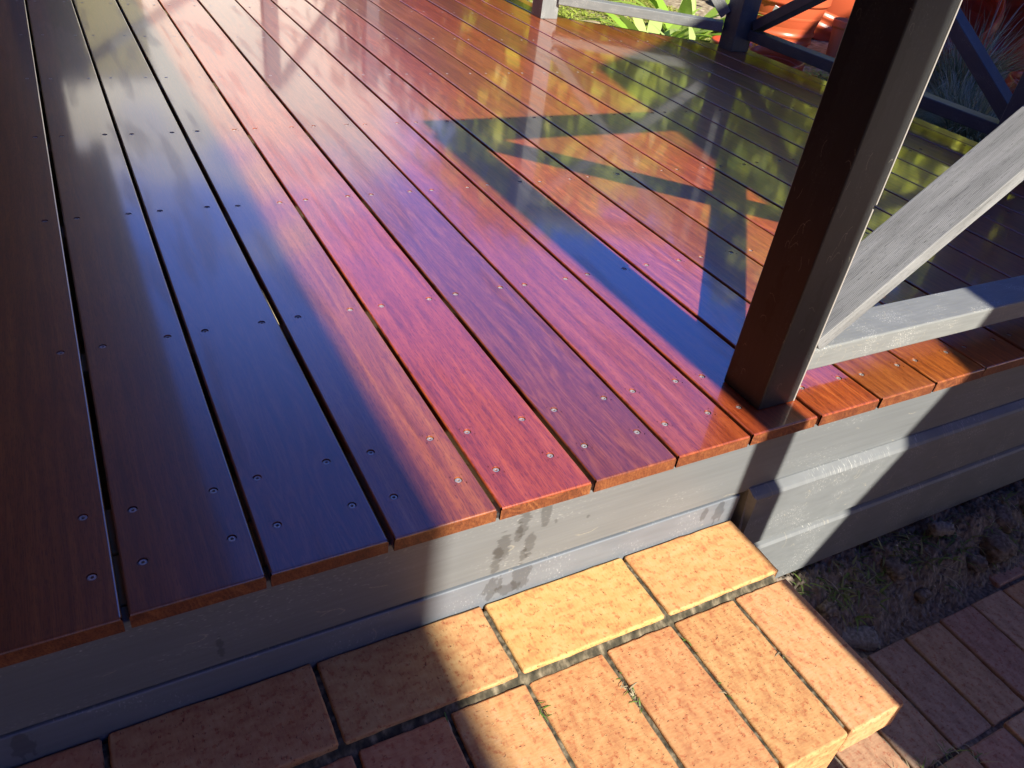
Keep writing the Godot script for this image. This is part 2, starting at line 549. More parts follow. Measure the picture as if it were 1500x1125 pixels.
# ------------------------------------------------------------------ railings
func railings() -> void:
	var f := thing("front_railing", "weathered grey timber railing on the front deck edge with dark brown corner post", "railing", Vector3(0.527, 0, -0.088))
	# corner post: a lower part and a slightly wider upper one, as the sleeve on it ends
	box("post", Vector3(0.486, 0.0, -0.131), Vector3(0.565, 0.93, -0.046), M.post, f, 0.003, 1)
	box("post_cover", Vector3(0.556, 0.337, -0.126), Vector3(0.5695, 0.93, -0.048), M.post, f, 0.003, 1)
	box("lit_sealant_edge", Vector3(0.5652, 0.0, -0.054), Vector3(0.5678, 0.335, -0.0465), M.lit_edge, f, 0.0012, 1)  # pale strip: caulk near the foot, sunlit post edge put into colour
	box("lit_sealant_edge", Vector3(0.5697, 0.340, -0.054), Vector3(0.5717, 0.93, -0.0475), M.lit_edge, f, 0.0012, 1)  # sunlit sliver of the post edge, put in as pale colour
	box("post", Vector3(1.51, 0, -0.131), Vector3(1.59, 0.86, -0.046), M.post, f, 0.003, 1)
	box("post", Vector3(2.30, 0, -0.131), Vector3(2.385, 0.86, -0.046), M.post, f, 0.003, 1)
	box("handrail", Vector3(0.571, 0.862, -0.134), Vector3(2.385, 0.928, -0.042), M.rail, f, 0.004)
	for s in [[0.567, 1.509], [1.591, 2.299]]:
		var a: float = s[0]
		var b: float = s[1]
		box("bottom_rail", Vector3(a, 0.058, -0.124), Vector3(b, 0.100, -0.0475), M.rail, f, 0.004)
		var top := 0.855
		timber("brace", Vector3(a + 0.006, 0.104, -0.094), Vector3(b - 0.01, top - 0.02, -0.094), 0.092, 0.026, M.reeded, f, 0.002)
		timber("brace", Vector3(a + 0.01, top - 0.02, -0.09), Vector3(b - 0.006, 0.108, -0.09), 0.076, 0.045, M.reeded, f, 0.002)
	for q in [0.05, 0.085]:
		var dir := Vector3(0.926, 0.731, 0).normalized()
		var o := put("screw", screw_mesh(), M.steel, f)
		o.position = Vector3(0.573, 0.104, -0.07 - q * 0.4) + dir * q + Vector3(-dir.y, dir.x, 0) * 0.0132 - f.position
		o.rotation.z = atan2(dir.y, dir.x)
	var s2 := thing("side_railing", "grey cross braced railing coloured darker for shade along the right deck edge before the pots", "railing", Vector3(2.34, 0, -1.5))
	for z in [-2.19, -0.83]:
		box("post", Vector3(2.245, 0, z - 0.045), Vector3(2.345, 0.93, z + 0.045), M.rail_shaded, s2, 0.003, 1)
	box("handrail", Vector3(2.29, 0.932, -2.235), Vector3(2.385, 0.99, -0.14), M.rail_shaded, s2, 0.004, 2)
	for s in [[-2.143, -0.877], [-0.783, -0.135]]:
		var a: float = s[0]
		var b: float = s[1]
		box("bottom_rail", Vector3(2.318, 0.05, a), Vector3(2.385, 0.093, b), M.rail_shaded, s2, 0.004, 2)
		timber("brace", Vector3(2.35, 0.11, a + 0.01), Vector3(2.35, 0.91, b - 0.01), 0.066, 0.042, M.rail_shaded, s2)
		timber("brace", Vector3(2.352, 0.91, a + 0.01), Vector3(2.352, 0.11, b - 0.01), 0.060, 0.048, M.rail_shaded, s2)
	var c := thing("corner_railing", "sunlit grey railing across the far diagonal corner of the deck", "railing", Vector3(1.95, 0, -2.45))
	box("post", Vector3(1.58, 0, -2.78), Vector3(1.668, 0.93, -2.69), M.rail, c, 0.003, 1)
	var A := Vector3(1.672, 0.084, -2.70)
	var B := Vector3(2.243, 0.086, -2.235)
	timber("bottom_rail", A, B, 0.068, 0.04, M.rail, c, 0.004)
	timber("handrail", A + Vector3(0, 0.86, 0), B + Vector3(0, 0.86, 0), 0.09, 0.06, M.rail, c, 0.004)
	timber("brace", A + Vector3(0, 0.05, 0), B + Vector3(0, 0.80, 0), 0.05, 0.042, M.rail, c)
	timber("brace", A + Vector3(0, 0.80, 0), B + Vector3(0, 0.05, 0), 0.046, 0.046, M.rail, c)
	# the far end of the deck, seen only as a reflection in the oiled boards
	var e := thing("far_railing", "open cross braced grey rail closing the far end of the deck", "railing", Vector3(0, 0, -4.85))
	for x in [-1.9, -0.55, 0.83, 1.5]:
		box("post", Vector3(x, 0, -4.88), Vector3(x + 0.09, 0.93, -4.79), M.rail_shaded, e, 0.003, 1)
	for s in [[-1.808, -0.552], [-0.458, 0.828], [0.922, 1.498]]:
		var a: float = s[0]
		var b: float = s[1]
		timber("bottom_rail", Vector3(a, 0.08, -4.84), Vector3(b, 0.08, -4.84), 0.07, 0.04, M.rail_shaded, e)
		timber("brace", Vector3(a + 0.01, 0.90, -4.842), Vector3(b - 0.01, 0.12, -4.842), 0.054, 0.049, M.rail_shaded, e)

# ------------------------------------------------------------------ brick step, paving, soil
func brick(parent: Node3D, lo: Vector3, hi: Vector3, m: Material, r := 0.004, along := 0, rough := 0.0024) -> void:
	var o := put("brick", rbox(hi - lo, r, along, Vector2(rnd(0, 4), rnd(0, 4)), Vector3i(10, 3, 10), rough, (lo + hi) / 2 + Vector3(rnd(0, 9), 0, 0)), m, parent)
	o.position = (lo + hi) / 2 - parent.position
	o.rotation = Vector3(rnd(-0.006, 0.006), rnd(-0.008, 0.008), rnd(-0.006, 0.006))

func brick_step() -> void:
	var s := thing("brick_step", "step of tan and orange bricks with mossy mortar joints below the deck edge", "step", Vector3(0, -0.3, 0.18))
	var bm: Array = M.brick
	# back row, laid lengthwise
	var xs := [-1.222, -0.976, -0.731, -0.487, -0.242, 0.002, 0.248, 0.4735]
	var pick := [0, 1, 2, 3, 4, 5, 6]
	for k in 7:
		brick(s, Vector3(xs[k] + 0.0035, -0.272, -0.009), Vector3(xs[k + 1] - (0.0035 if k < 6 else 0.0), -0.2 + rnd(-0.0015, 0.0015), 0.111), bm[pick[k]], 0.004, 0)
	# front row of headers
	var hx := [-1.31, -1.19, -1.07, -0.95, -0.83, -0.71, -0.59, -0.47, -0.35, -0.23, -0.109, 0.0055, 0.131, 0.2515, 0.3715, 0.4815]
	var hp := [0, 1, 2, 3, 2, 3, 2, 1, 3, 2, 2, 7, 8, 9, 10, 11]
	for k in 15:
		brick(s, Vector3(hx[k] + 0.003, -0.266, 0.120), Vector3(hx[k + 1] - (0.003 if k < 14 else 0.0), -0.212 + rnd(-0.0015, 0.0015), 0.356 + rnd(-0.003, 0.003)), bm[hp[k + 1]], 0.004, 2)
	# courses below, set back under the nosing
	for row in 3:
		var y1 := -0.276 - 0.084 * row
		for k in 8:
			var xa := -1.31 + k * 0.24 - (0.0 if row % 2 == 0 else 0.12)
			var xb := minf(xa + 0.23, 0.455)
			if xb - xa < 0.05:
				continue
			brick(s, Vector3(xa, y1 - 0.074, 0.23), Vector3(xb, y1, 0.332), bm[(k + row) % 12], 0.004, 0)
		brick(s, Vector3(0.35, y1 - 0.074, 0.02), Vector3(0.452, y1, 0.225), bm[(row * 5) % 12], 0.004, 2)
	# mortar: a bed a little below the brick faces, with rough fillets in the joints
	var m := MB.new()
	var f := func(x: float, z: float) -> float:
		var y := -0.2065 if z < 0.108 else lerpf(-0.2055, -0.2165, smoothstep(0.106, 0.124, z))
		if x > 0.466 or z > 0.347:
			y = -0.26
		var soft := 0.4 if z > 0.104 and z < 0.128 else 1.0
		return y + soft * (bumpy.get_noise_2d(x * 37, z * 37) * 0.0022 + bumpy.get_noise_2d(x * 150 + 3, z * 260) * 0.0012 + bumpy.get_noise_2d(x * 390, z * 571 + 9) * 0.0007)
	var nx := 420
	var nz := 84
	for b in nz + 1:
		for a in nx + 1:
			var x := lerpf(-1.0, 0.470, float(a) / nx)
			var z := lerpf(0.0, 0.350, float(b) / nz)
			var e := 0.002
			var nn := Vector3(f.call(x - e, z) - f.call(x + e, z), 2 * e, f.call(x, z - e) - f.call(x, z + e)).normalized()
			m.vert(Vector3(x, f.call(x, z), z) - s.position, nn, Vector2(x, z))
	for b in nz:
		for a in nx:
			var k := b * (nx + 1) + a
			m.i.append_array([k, k + 1, k + nx + 1, k + 1, k + nx + 2, k + nx + 1])
	put("mortar", m.mesh(), M.mortar, s)
	box("core", Vector3(-1.3, -0.52, 0.03), Vector3(0.44, -0.262, 0.325), M.mortar, s)

func soil_height(x: float, z: float) -> float:
	var y := lerpf(-0.425, -0.520, smoothstep(0.02, 0.20, z))
	if x > 1.2:
		y += 0.0
	var free := smoothstep(0.25, 0.12, z)
	y += bumpy.get_noise_2d(x * 11, z * 13) * 0.022 * free
	y += (0.5 - absf(bumpy.get_noise_2d(x * 38 + 7, z * 41))) * 0.014 * (0.3 + 0.7 * free) - 0.005
	y += (0.5 - absf(bumpy.get_noise_2d(x * 97 + 2, z * 103 + 5))) * 0.007
	y += bumpy.get_noise_2d(x * 260, z * 251 + 4) * 0.0022 + bumpy.get_noise_2d(x * 640, z * 610) * 0.001
	# a mound of dug earth near the wall and a clod
	y += 0.03 * exp(-pow((x - 1.06) / 0.10, 2) - pow((z - 0.10) / 0.035, 2)) + 0.035 * exp(-pow((x - 1.22) / 0.09, 2) - pow((z - 0.06) / 0.03, 2))
	y += 0.018 * exp(-pow((x - 0.83) / 0.07, 2) - pow((z - 0.12) / 0.03, 2))
	return y

func sheet(x0: float, x1: float, z0: float, z1: float, nx: int, nz: int, f: Callable) -> ArrayMesh:
	var m := MB.new()
	var e := 0.003
	for b in nz + 1:
		for a in nx + 1:
			var x := lerpf(x0, x1, float(a) / nx)
			var z := lerpf(z0, z1, float(b) / nz)
			m.vert(Vector3(x, f.call(x, z), z), Vector3(f.call(x - e, z) - f.call(x + e, z), 2 * e, f.call(x, z - e) - f.call(x, z + e)).normalized(), Vector2(x, z))
	for b in nz:
		for a in nx:
			var k := b * (nx + 1) + a
			m.i.append_array([k, k + 1, k + nx + 1, k + 1, k + nx + 2, k + nx + 1])
	return m.mesh()

func ground_height(x: float, z: float) -> float:
	var y := lerpf(-0.522, -0.34, smoothstep(-0.1, -2.2, z))
	if z < -2.2:
		y += bumpy.get_noise_2d(x * 3, z * 3) * 0.02
	return y

func ground() -> void:
	setting(put("ground", sheet(-40, 40, -40, 40, 160, 160, ground_height), M.garden), "pale dry garden soil and straw")
	setting(put("soil_bed", sheet(0.44, 2.9, 0.0, 0.30, 900, 110, soil_height), M.soil), "damp dark earth between the deck cladding and the pavers")
	var pv := Node3D.new()
	pv.name = "paving"
	pv.position = Vector3(1.0, -0.5, 0.4)
	add_child(pv)
	setting(pv, "path of small brown and purple grey pavers")
	var tones: Array = M.paver
	for row in range(-1, 16):
		var z0 := 0.178 + row * 0.208
		for k in range(-12, 26):
			var x0 := 0.662 + k * 0.107 + (0.0 if row < 1 else 0.02)
			if row < 0 and x0 < 1.18:
				continue
			if x0 > 3.3 or (z0 < 0.38 and x0 < 0.44):
				continue
			if row > 6 and k % 1 == 0 and (absf(x0 - 0.8) > 1.4):
				continue
			var lo := Vector3(x0 + 0.003 + rnd(-0.001, 0.001), -0.55, z0 + 0.003 + rnd(-0.002, 0.002))
			var hi := Vector3(x0 + 0.104 + rnd(-0.001, 0.001), -0.5 + rnd(-0.002, 0.002), z0 + 0.204)
			var o := put("paver", rbox(hi - lo, 0.004, 2, Vector2(rnd(0, 4), rnd(0, 4)), Vector3i(5, 1, 8), 0.0016, lo * 3.1), tones[posmod(k * 5 + row * 3 + 1, tones.size())], pv)
			o.position = (lo + hi) / 2 - pv.position
			o.rotation = Vector3(rnd(-0.01, 0.01), rnd(-0.008, 0.008), rnd(-0.01, 0.01))
	put("sand_joint", sheet(0.46, 3.3, 0.14, 3.5, 300, 200, func(x, z): return -0.509 + bumpy.get_noise_2d(x * 90, z * 90) * 0.005 + bumpy.get_noise_2d(x * 15, z * 15) * 0.003), M.soil, pv).position = -pv.position

# ------------------------------------------------------------------ plants
func blade(m: MB, at: Vector3, dir: Vector3, length: float, width: float, droop: float, tone: Color, segs := 4) -> void:
	var side := dir.cross(Vector3.UP).normalized()
	if side.length() < 0.5:
		side = Vector3.RIGHT
	var pos := at
	var d := dir.normalized()
	var last := []
	for k in segs + 1:
		var q := float(k) / segs
		var w := width * (1.0 - pow(q, 1.6)) * (0.6 + 0.4 * minf(1.0, q * 4.0)) + 0.0002
		var nn := side.cross(d).normalized()
		var idx := [m.vert(pos - side * w, nn), m.vert(pos + side * w, nn)]
		m.c.append(tone)
		m.c.append(tone)
		if k > 0:
			m.i.append_array([last[0], idx[0], last[1], last[1], idx[0], idx[1]])
		last = idx
		d = (d + Vector3.DOWN * droop / segs).normalized()
		pos += d * length / segs

func clump(count: int, spread: float, length: Vector2, width: float, lean: float, droop: float, tones: Array) -> ArrayMesh:
	var m := MB.new()
	for k in count:
		var a := rnd(0, TAU)
		var rr := sqrt(rng.randf()) * spread
		var out := Vector3(cos(a), 0, sin(a))
		var dir := (Vector3.UP + out * rnd(0.1, 1.0) * lean + Vector3(rnd(-0.2, 0.2), 0, rnd(-0.2, 0.2))).normalized()
		var tone: Color = tones[rng.randi() % tones.size()]
		tone = tone * rnd(0.75, 1.25)
		blade(m, out * rr, dir, rnd(length.x, length.y), width * rnd(0.6, 1.2), droop * rnd(0.5, 1.4), tone)
	return m.mesh()

func weeds() -> void:
	# blades of grass on the soil strip and in the joints
	var g1 := [Color(0.09, 0.15, 0.03), Color(0.13, 0.19, 0.04), Color(0.18, 0.19, 0.06)]
	var straw := [Color(0.30, 0.25, 0.14), Color(0.38, 0.32, 0.2)]
	var m := MB.new()
	for k in 620:
		var x := 0.5 + pow(rng.randf(), 0.9) * 1.6
		var z := rnd(0.025, 0.07 + 0.06 * rng.randf())
		if bumpy.get_noise_2d(x * 9 + 40, z * 9) < -0.12:
			continue
		var tone: Color = g1[rng.randi() % 3]
		var wd := rnd(0.0012, 0.003)
		if rng.randf() < 0.18:
			tone = straw[rng.randi() % 2]
			wd = 0.0012
		var a := rnd(0, TAU)
		for j in rng.randi_range(1, 4):
			a += rnd(0.5, 2)
			blade(m, Vector3(x, soil_height(x, z) - 0.004, z), Vector3(cos(a) * 0.8, rnd(0.3, 1.0), sin(a) * 0.8), rnd(0.015, 0.055), wd, rnd(0.5, 1.4), tone * rnd(0.7, 1.3))
	# crumbs of earth, grit and dead leaves
	var cr := MB.new()
	for k in 1500:
		var x := rnd(0.48, 2.0)
		var z := rnd(0.02, 0.24)
		var r := 0.001 + 0.005 * pow(rng.randf(), 3.0)
		var c := Vector3(x, soil_height(x, z) + r * 0.4, z)
		var tone := Color(0.17, 0.14, 0.11) * rnd(0.5, 1.5)
		if rng.randf() < 0.06:
			tone = Color(0.42, 0.38, 0.3)
			r = minf(r, 0.0028)
		var top := c + Vector3(rnd(-0.3, 0.3), 0.8, rnd(-0.3, 0.3)) * r
		var a := rnd(0, TAU)
		var ring := []
		for j in 5:
			ring.append(c + Vector3(cos(a + TAU * j / 5), rnd(-0.3, 0.3), sin(a + TAU * j / 5)) * r * rnd(0.7, 1.2))
		for j in 5:
			cr.tri(top, ring[(j + 1) % 5], ring[j])
		for j in 15:
			cr.c.append(tone)
	var crumbs := put("soil_crumbs", cr.mesh(), M.leaf)
	crumbs.set_meta("kind", "stuff")
	crumbs.set_meta("label", "crumbs of dark earth and grit on the soil beside the step")
	var o := put("weeds", m.mesh(), M.leaf)
	o.set_meta("kind", "stuff")
	o.set_meta("label", "small green weeds and straw along the foot of the grey cladding")
	# wisps in the joints
	var w := MB.new()
	for s in [[0.131, 0.20, 4, 0], [0.131, 0.17, 5, 1], [0.131, 0.19, 9, 1], [0.252, 0.16, 4, 0], [0.252, 0.24, 4, 1], [0.0055, 0.16, 9, 0], [0.372, 0.22, 4, 1], [-0.109, 0.14, 4, 1]]:
		for k in s[2]:
			var tone: Color = (Color(0.10, 0.20, 0.03) if s[3] == 0 or rng.randf() < 0.3 else Color(0.42, 0.36, 0.22)) * rnd(0.7, 1.2)
			var a := rnd(0, TAU)
			blade(w, Vector3(s[0] + rnd(-0.004, 0.004), -0.214, s[1] + rnd(-0.014, 0.014)), Vector3(cos(a), rnd(0.4, 1.2), sin(a)), rnd(0.006, 0.018), rnd(0.0005, 0.0013), 1.0, tone, 3)
	for k in 150:
		var x := rnd(0.56, 0.80)
		var z := rnd(0.365, 0.42)
		var a := rnd(0, TAU)
		blade(w, Vector3(x, -0.505, z), Vector3(cos(a), rnd(0.4, 1.4), sin(a)), rnd(0.01, 0.045), rnd(0.0006, 0.0016), 0.8, (Color(0.14, 0.2, 0.05) if rng.randf() < 0.5 else Color(0.34, 0.28, 0.16)) * rnd(0.7, 1.2), 3)
	o = put("joint_grass", w.mesh(), M.leaf)
	o.set_meta("kind", "stuff")
	o.set_meta("label", "wisps of green and dry grass growing in the brick joints")
	# bright lawn behind the deck
	var l := MB.new()
	for k in 30000:
		var x := rnd(1.75, 4.0)
		var z := rnd(-5.3, -2.75)
		if x - 1.7 < (z + 2.9) * 1.2 or bumpy.get_noise_2d(x * 8, z * 8) < -0.5 - 0.2 * smoothstep(2.9, 2.2, x):
			continue
		var a := rnd(0, TAU)
		var tone: Color = (Color(0.30, 0.38, 0.055) if rng.randf() < 0.75 else Color(0.36, 0.33, 0.12)) * rnd(0.7, 1.2)
		blade(l, Vector3(x, ground_height(x, z) - 0.003, z), Vector3(cos(a), rnd(0.4, 1.1), sin(a)), rnd(0.04, 0.10), rnd(0.004, 0.008), 0.9, tone, 3)
	o = put("lawn", l.mesh(), M.leaf)
	o.set_meta("kind", "stuff")
	o.set_meta("label", "bright yellow green grass behind the far corner railing")

func leaf_mesh(length: float, width: float, droop: float) -> ArrayMesh:
	var m := MB.new()
	var pos := Vector3.ZERO
	var d := Vector3(0, 1, 0.35).normalized()
	var segs := 8
	for k in segs + 1:
		var q := float(k) / segs
		var w := width * sin(PI * clampf(0.12 + 0.88 * q, 0, 1)) * (1.0 - 0.3 * q)
		var up := Vector3.RIGHT.cross(d).normalized() * -1.0
		m.vert(pos - Vector3.RIGHT * w - up * w * 0.25, -up, Vector2(0, q))
		m.vert(pos, -up, Vector2(0.5, q))
		m.vert(pos + Vector3.RIGHT * w - up * w * 0.25, -up, Vector2(1, q))
		if k > 0:
			var b := m.p.size() - 6
			m.i.append_array([b, b + 3, b + 1, b + 1, b + 3, b + 4, b + 1, b + 4, b + 2, b + 2, b + 4, b + 5])
		d = d.rotated(Vector3.RIGHT, droop / segs)
		pos += d * length / segs
	return m.mesh()

func lily(label: String, at: Vector3, count: int, size: float) -> void:
	var o := thing("lily_plant", label, "plant", at, "strap leaved plants behind the far railing")
	for k in count:
		var l := put("leaf", leaf_mesh(size * rnd(0.8, 1.15), size * rnd(0.07, 0.1), rnd(0.5, 1.5)), M.lily[k % 3], o)
		var a := TAU * k / count * 2.4 + rnd(-0.3, 0.3)
		l.position = Vector3(sin(a), 0, cos(a)) * 0.03
		l.rotation = Vector3(rnd(0.0, 0.35), a, rnd(-0.1, 0.1))

func crown(parent: Node3D, centre: Vector3, radius: Vector3, clumps: int, per: int, leaf: float, m: Material, tones: Array, called := "crown") -> void:
	var lm := MB.new()
	lm.quad(Vector3(-0.5, 0, 0), Vector3(0, 0.10, -0.28), Vector3(0.5, 0, 0), Vector3(0, 0.10, 0.28))
	var mm := MultiMesh.new()
	mm.transform_format = MultiMesh.TRANSFORM_3D
	mm.use_colors = true
	mm.mesh = lm.mesh()
	mm.instance_count = clumps * per
	var j := 0
	for k in clumps:
		var d := Vector3(rng.randfn(), rng.randfn(), rng.randfn()).normalized() * pow(rng.randf(), 0.35)
		var c := centre + d * radius
		var cr := radius.length() * rnd(0.12, 0.24)
		var tone: Color = tones[rng.randi() % tones.size()]
		tone = tone * rnd(0.75, 1.3)
		for q in per:
			var e := Vector3(rng.randfn(), rng.randfn() * 0.8, rng.randfn()) * cr * 0.5
			var face := ((c + e - centre) / radius + Vector3(rnd(-0.45, 0.45), rnd(0.0, 0.8), rnd(-0.45, 0.45))).normalized()
			var b := Basis(Quaternion(Vector3.UP, face)) * Basis(Vector3.UP, rnd(0, TAU))
			b = b.scaled(Vector3.ONE * leaf * rnd(0.6, 1.3))
			mm.set_instance_transform(j, Transform3D(b, c + e))
			mm.set_instance_color(j, tone * rnd(0.8, 1.2))
			j += 1
	var o := MultiMeshInstance3D.new()
	o.name = called
	o.multimesh = mm
	o.material_override = m
	o.set_meta("kind", "stuff")
	parent.add_child(o, true)

func tube(pts: Array, radii: Array) -> ArrayMesh:
	var st := SurfaceTool.new()
	st.begin(Mesh.PRIMITIVE_TRIANGLES)
	st.set_smooth_group(0)
	var rings := []
	for k in pts.size():
		var d: Vector3 = (pts[mini(k + 1, pts.size() - 1)] - pts[maxi(k - 1, 0)]).normalized()
		var s := d.cross(Vector3(0.3, 0.1, 1)).normalized()
		var u := s.cross(d)
		var r := []
		for j in 10:
			r.append(pts[k] + (s * cos(TAU * j / 10) + u * sin(TAU * j / 10)) * radii[k])
		rings.append(r)
	for k in pts.size() - 1:
		for j in 10:
			var a: Vector3 = rings[k][j]
			var b: Vector3 = rings[k][(j + 1) % 10]
			var c: Vector3 = rings[k + 1][(j + 1) % 10]
			var d: Vector3 = rings[k + 1][j]
			for v in [a, b, c, a, c, d]:
				st.add_vertex(v)
	st.generate_normals()
	return st.commit()

func tree(label: String, at: Vector3, high: float, radius: Vector3, clumps: int, per: int, leaf: float, tones: Array, m: Material = null) -> void:
	var o := thing("tree", label, "tree", at, "trees in the garden behind the deck")
	put("trunk", tube([Vector3(0, -0.1, 0), Vector3(0.06, high * 0.35, 0.03), Vector3(-0.05, high * 0.7, 0.0), Vector3(0.03, high, 0.05)], [0.13, 0.10, 0.07, 0.03]), M.bark, o)
	for k in 5:
		var a := TAU * k / 5 + rnd(-0.4, 0.4)
		var s := Vector3(0, high * rnd(0.4, 0.75), 0)
		var e := s + Vector3(cos(a) * radius.x * 0.7, radius.y * rnd(0.3, 0.7), sin(a) * radius.z * 0.7)
		put("branch", tube([s, s.lerp(e, 0.5) + Vector3(0, 0.1, 0), e], [0.05, 0.035, 0.012]), M.bark, o)
	crown(o, Vector3(0, high, 0), radius, clumps, per, leaf, m if m else M.leaf, tones)

# ------------------------------------------------------------------ pots and small things
func pot_profile(r: float, h: float, bands: Array, wall := 0.012) -> Array:
	var out := [Vector2(0.0, 0.0), Vector2(r * 0.74, 0.0)]
	var y := 0.0
	var steps := 40
	for k in steps + 1:
		var q := float(k) / steps
		var rr := lerpf(r * 0.75, r * 0.94, q)
		for b in bands:
			rr += b[1] * exp(-pow((q - b[0]) / b[2], 2))
		if q > 0.84:
			rr = r
		y = q * h
		out.append(Vector2(rr, y))
	out.append_array([Vector2(r, h + 0.004), Vector2(r - 0.004, h + 0.008), Vector2(r - wall, h + 0.006), Vector2(r - wall, h * 0.85), Vector2(r * 0.72, 0.03), Vector2(0.0, 0.025)])
	out.reverse()
	return out

func pots() -> void:
	# where it stands, radius, height, tilt, label
	var list := [
		[Vector3(4.02, -0.34, -3.62), 0.30, 0.36, Vector3(0, 0, 0), "large ribbed orange plastic pot with a white tag behind the side railing", 0],
		[Vector3(4.80, -0.34, -4.05), 0.40, 0.50, Vector3(0.12, 0, -0.2), "wide orange pot with shiny rim standing behind the large ribbed pot", 0],
		[Vector3(4.33, -0.34, -3.31), 0.092, 0.235, Vector3(0, 0, 0), "small upright dusty terracotta pot in front of the large orange pots", 1],
		[Vector3(2.87, -0.34, -2.47), 0.15, 0.24, Vector3(0.1, 0, 0.1), "low round orange pot showing its sunlit inside under the side rail", 0],
		[Vector3(2.80, -0.34, -2.72), 0.12, 0.24, Vector3(0, 0, 0), "dark red pot just right of the far corner post", 2],
		[Vector3(5.35, -0.34, -3.20), 0.36, 0.50, Vector3(0.2, 0, 0.75), "red pot tipped over with its glossy rim towards the tussock", 2],
		[Vector3(6.10, -0.34, -3.15), 0.38, 0.46, Vector3(-0.3, 0, 0.9), "overturned ribbed red pot furthest right among the pots", 2],
		[Vector3(4.36, -0.34, -1.98), 0.17, 0.22, Vector3(0.2, 0, 0), "orange pot peeping out right of the railing brace", 2],
	]
	for d in list:
		var o := thing("plant_pot", d[4], "plant pot", d[0], "pots gathered beside the deck")
		o.rotation = d[3]
		var r: float = d[1]
		var h: float = d[2]
		put("pot_body", lathe(pot_profile(r, h, [[0.18, r * 0.06, 0.05], [0.32, r * 0.05, 0.035], [0.62, r * 0.03, 0.05]] if d[5] != 1 else [])), M.pot[d[5]], o)
		if d == list[0]:
			var t := box("tag", d[0] + Vector3(-0.25, 0.20, 0.17), d[0] + Vector3(-0.245, 0.29, 0.24), M.white, o, 0.001)
			t.rotation = Vector3(0.3, 0.5, 0.3)
	# a pot needs something in it only where the photo shows it; the dark rosettes stand in the ground
	for d in [[Vector3(3.45, -0.34, -2.42), "dark purple strap leaved plant in the shade below the small terracotta pot"], [Vector3(3.15, -0.34, -2.05), "dark leafy clump close against the side railing"]]:
		var o := thing("dark_plant", d[1], "plant", d[0])
		put("leaves", clump(46, 0.08, Vector2(0.14, 0.28), 0.016, 1.0, 1.2, [Color(0.03, 0.014, 0.02), Color(0.02, 0.03, 0.012), Color(0.05, 0.025, 0.03), Color(0.3, 0.27, 0.2)]), M.leaf, o)
	for d in [[Vector3(4.5, -0.34, -2.45), 1.0, "big grey green tussock of fine grass before the red pots"], [Vector3(3.55, -0.34, -1.72), 0.62, "smaller grey green tussock beside the lower side rail"], [Vector3(3.9, -0.34, -2.05), 0.6, "mid sized grey tussock between the two others"]]:
		var o := thing("grass_tussock", d[2], "grass tussock", d[0])
		var k: float = d[1]
		put("blades", clump(1500, 0.12 * k, Vector2(0.28 * k, 0.62 * k), 0.0028, 1.2, 1.5, [Color(0.20, 0.24, 0.15), Color(0.27, 0.31, 0.21), Color(0.14, 0.19, 0.10), Color(0.40, 0.37, 0.25)]), M.leaf, o)
		put("dry_stems", clump(26, 0.1 * k, Vector2(0.5 * k, 0.85 * k), 0.0022, 1.3, 0.9, [Color(0.42, 0.37, 0.27)]), M.leaf, o)

func stone(called: String, label: String, category: String, at: Vector3, size: Vector3, turn: float, m: Material) -> void:
	var o := tag(put(called, rbox(size, minf(size.y, size.z) * 0.42, 0, Vector2.ZERO, Vector3i(6, 4, 5), 0.012, at * 2.0), m) as Node3D, label, category)
	o.position = at
	o.rotation = Vector3(rnd(-0.1, 0.1), turn, rnd(-0.15, 0.1))

# ------------------------------------------------------------------ what stands outside the frame
func panel(called: String, outline: Array, thick: float, material: Material, parent: Node3D) -> void:
	# an upright sheet: outline in x and y at z = 0, bulging slightly
	var poly := PackedVector2Array(outline)
	var tri := Geometry2D.triangulate_polygon(poly)
	var m := MB.new()
	for k in range(0, tri.size(), 3):
		var a := poly[tri[k]]
		var b := poly[tri[k + 1]]
		var c := poly[tri[k + 2]]
		if (b - a).cross(c - a) < 0:
			var s := b
			b = c
			c = s
		m.tri(Vector3(a.x, a.y, thick), Vector3(b.x, b.y, thick), Vector3(c.x, c.y, thick))
		m.tri(Vector3(a.x, a.y, 0), Vector3(c.x, c.y, 0), Vector3(b.x, b.y, 0))
	for k in poly.size():
		var a := poly[k]
		var b := poly[(k + 1) % poly.size()]
		m.quad(Vector3(a.x, a.y, 0), Vector3(b.x, b.y, 0), Vector3(b.x, b.y, thick), Vector3(a.x, a.y, thick))
	put(called, m.mesh(), material, parent)

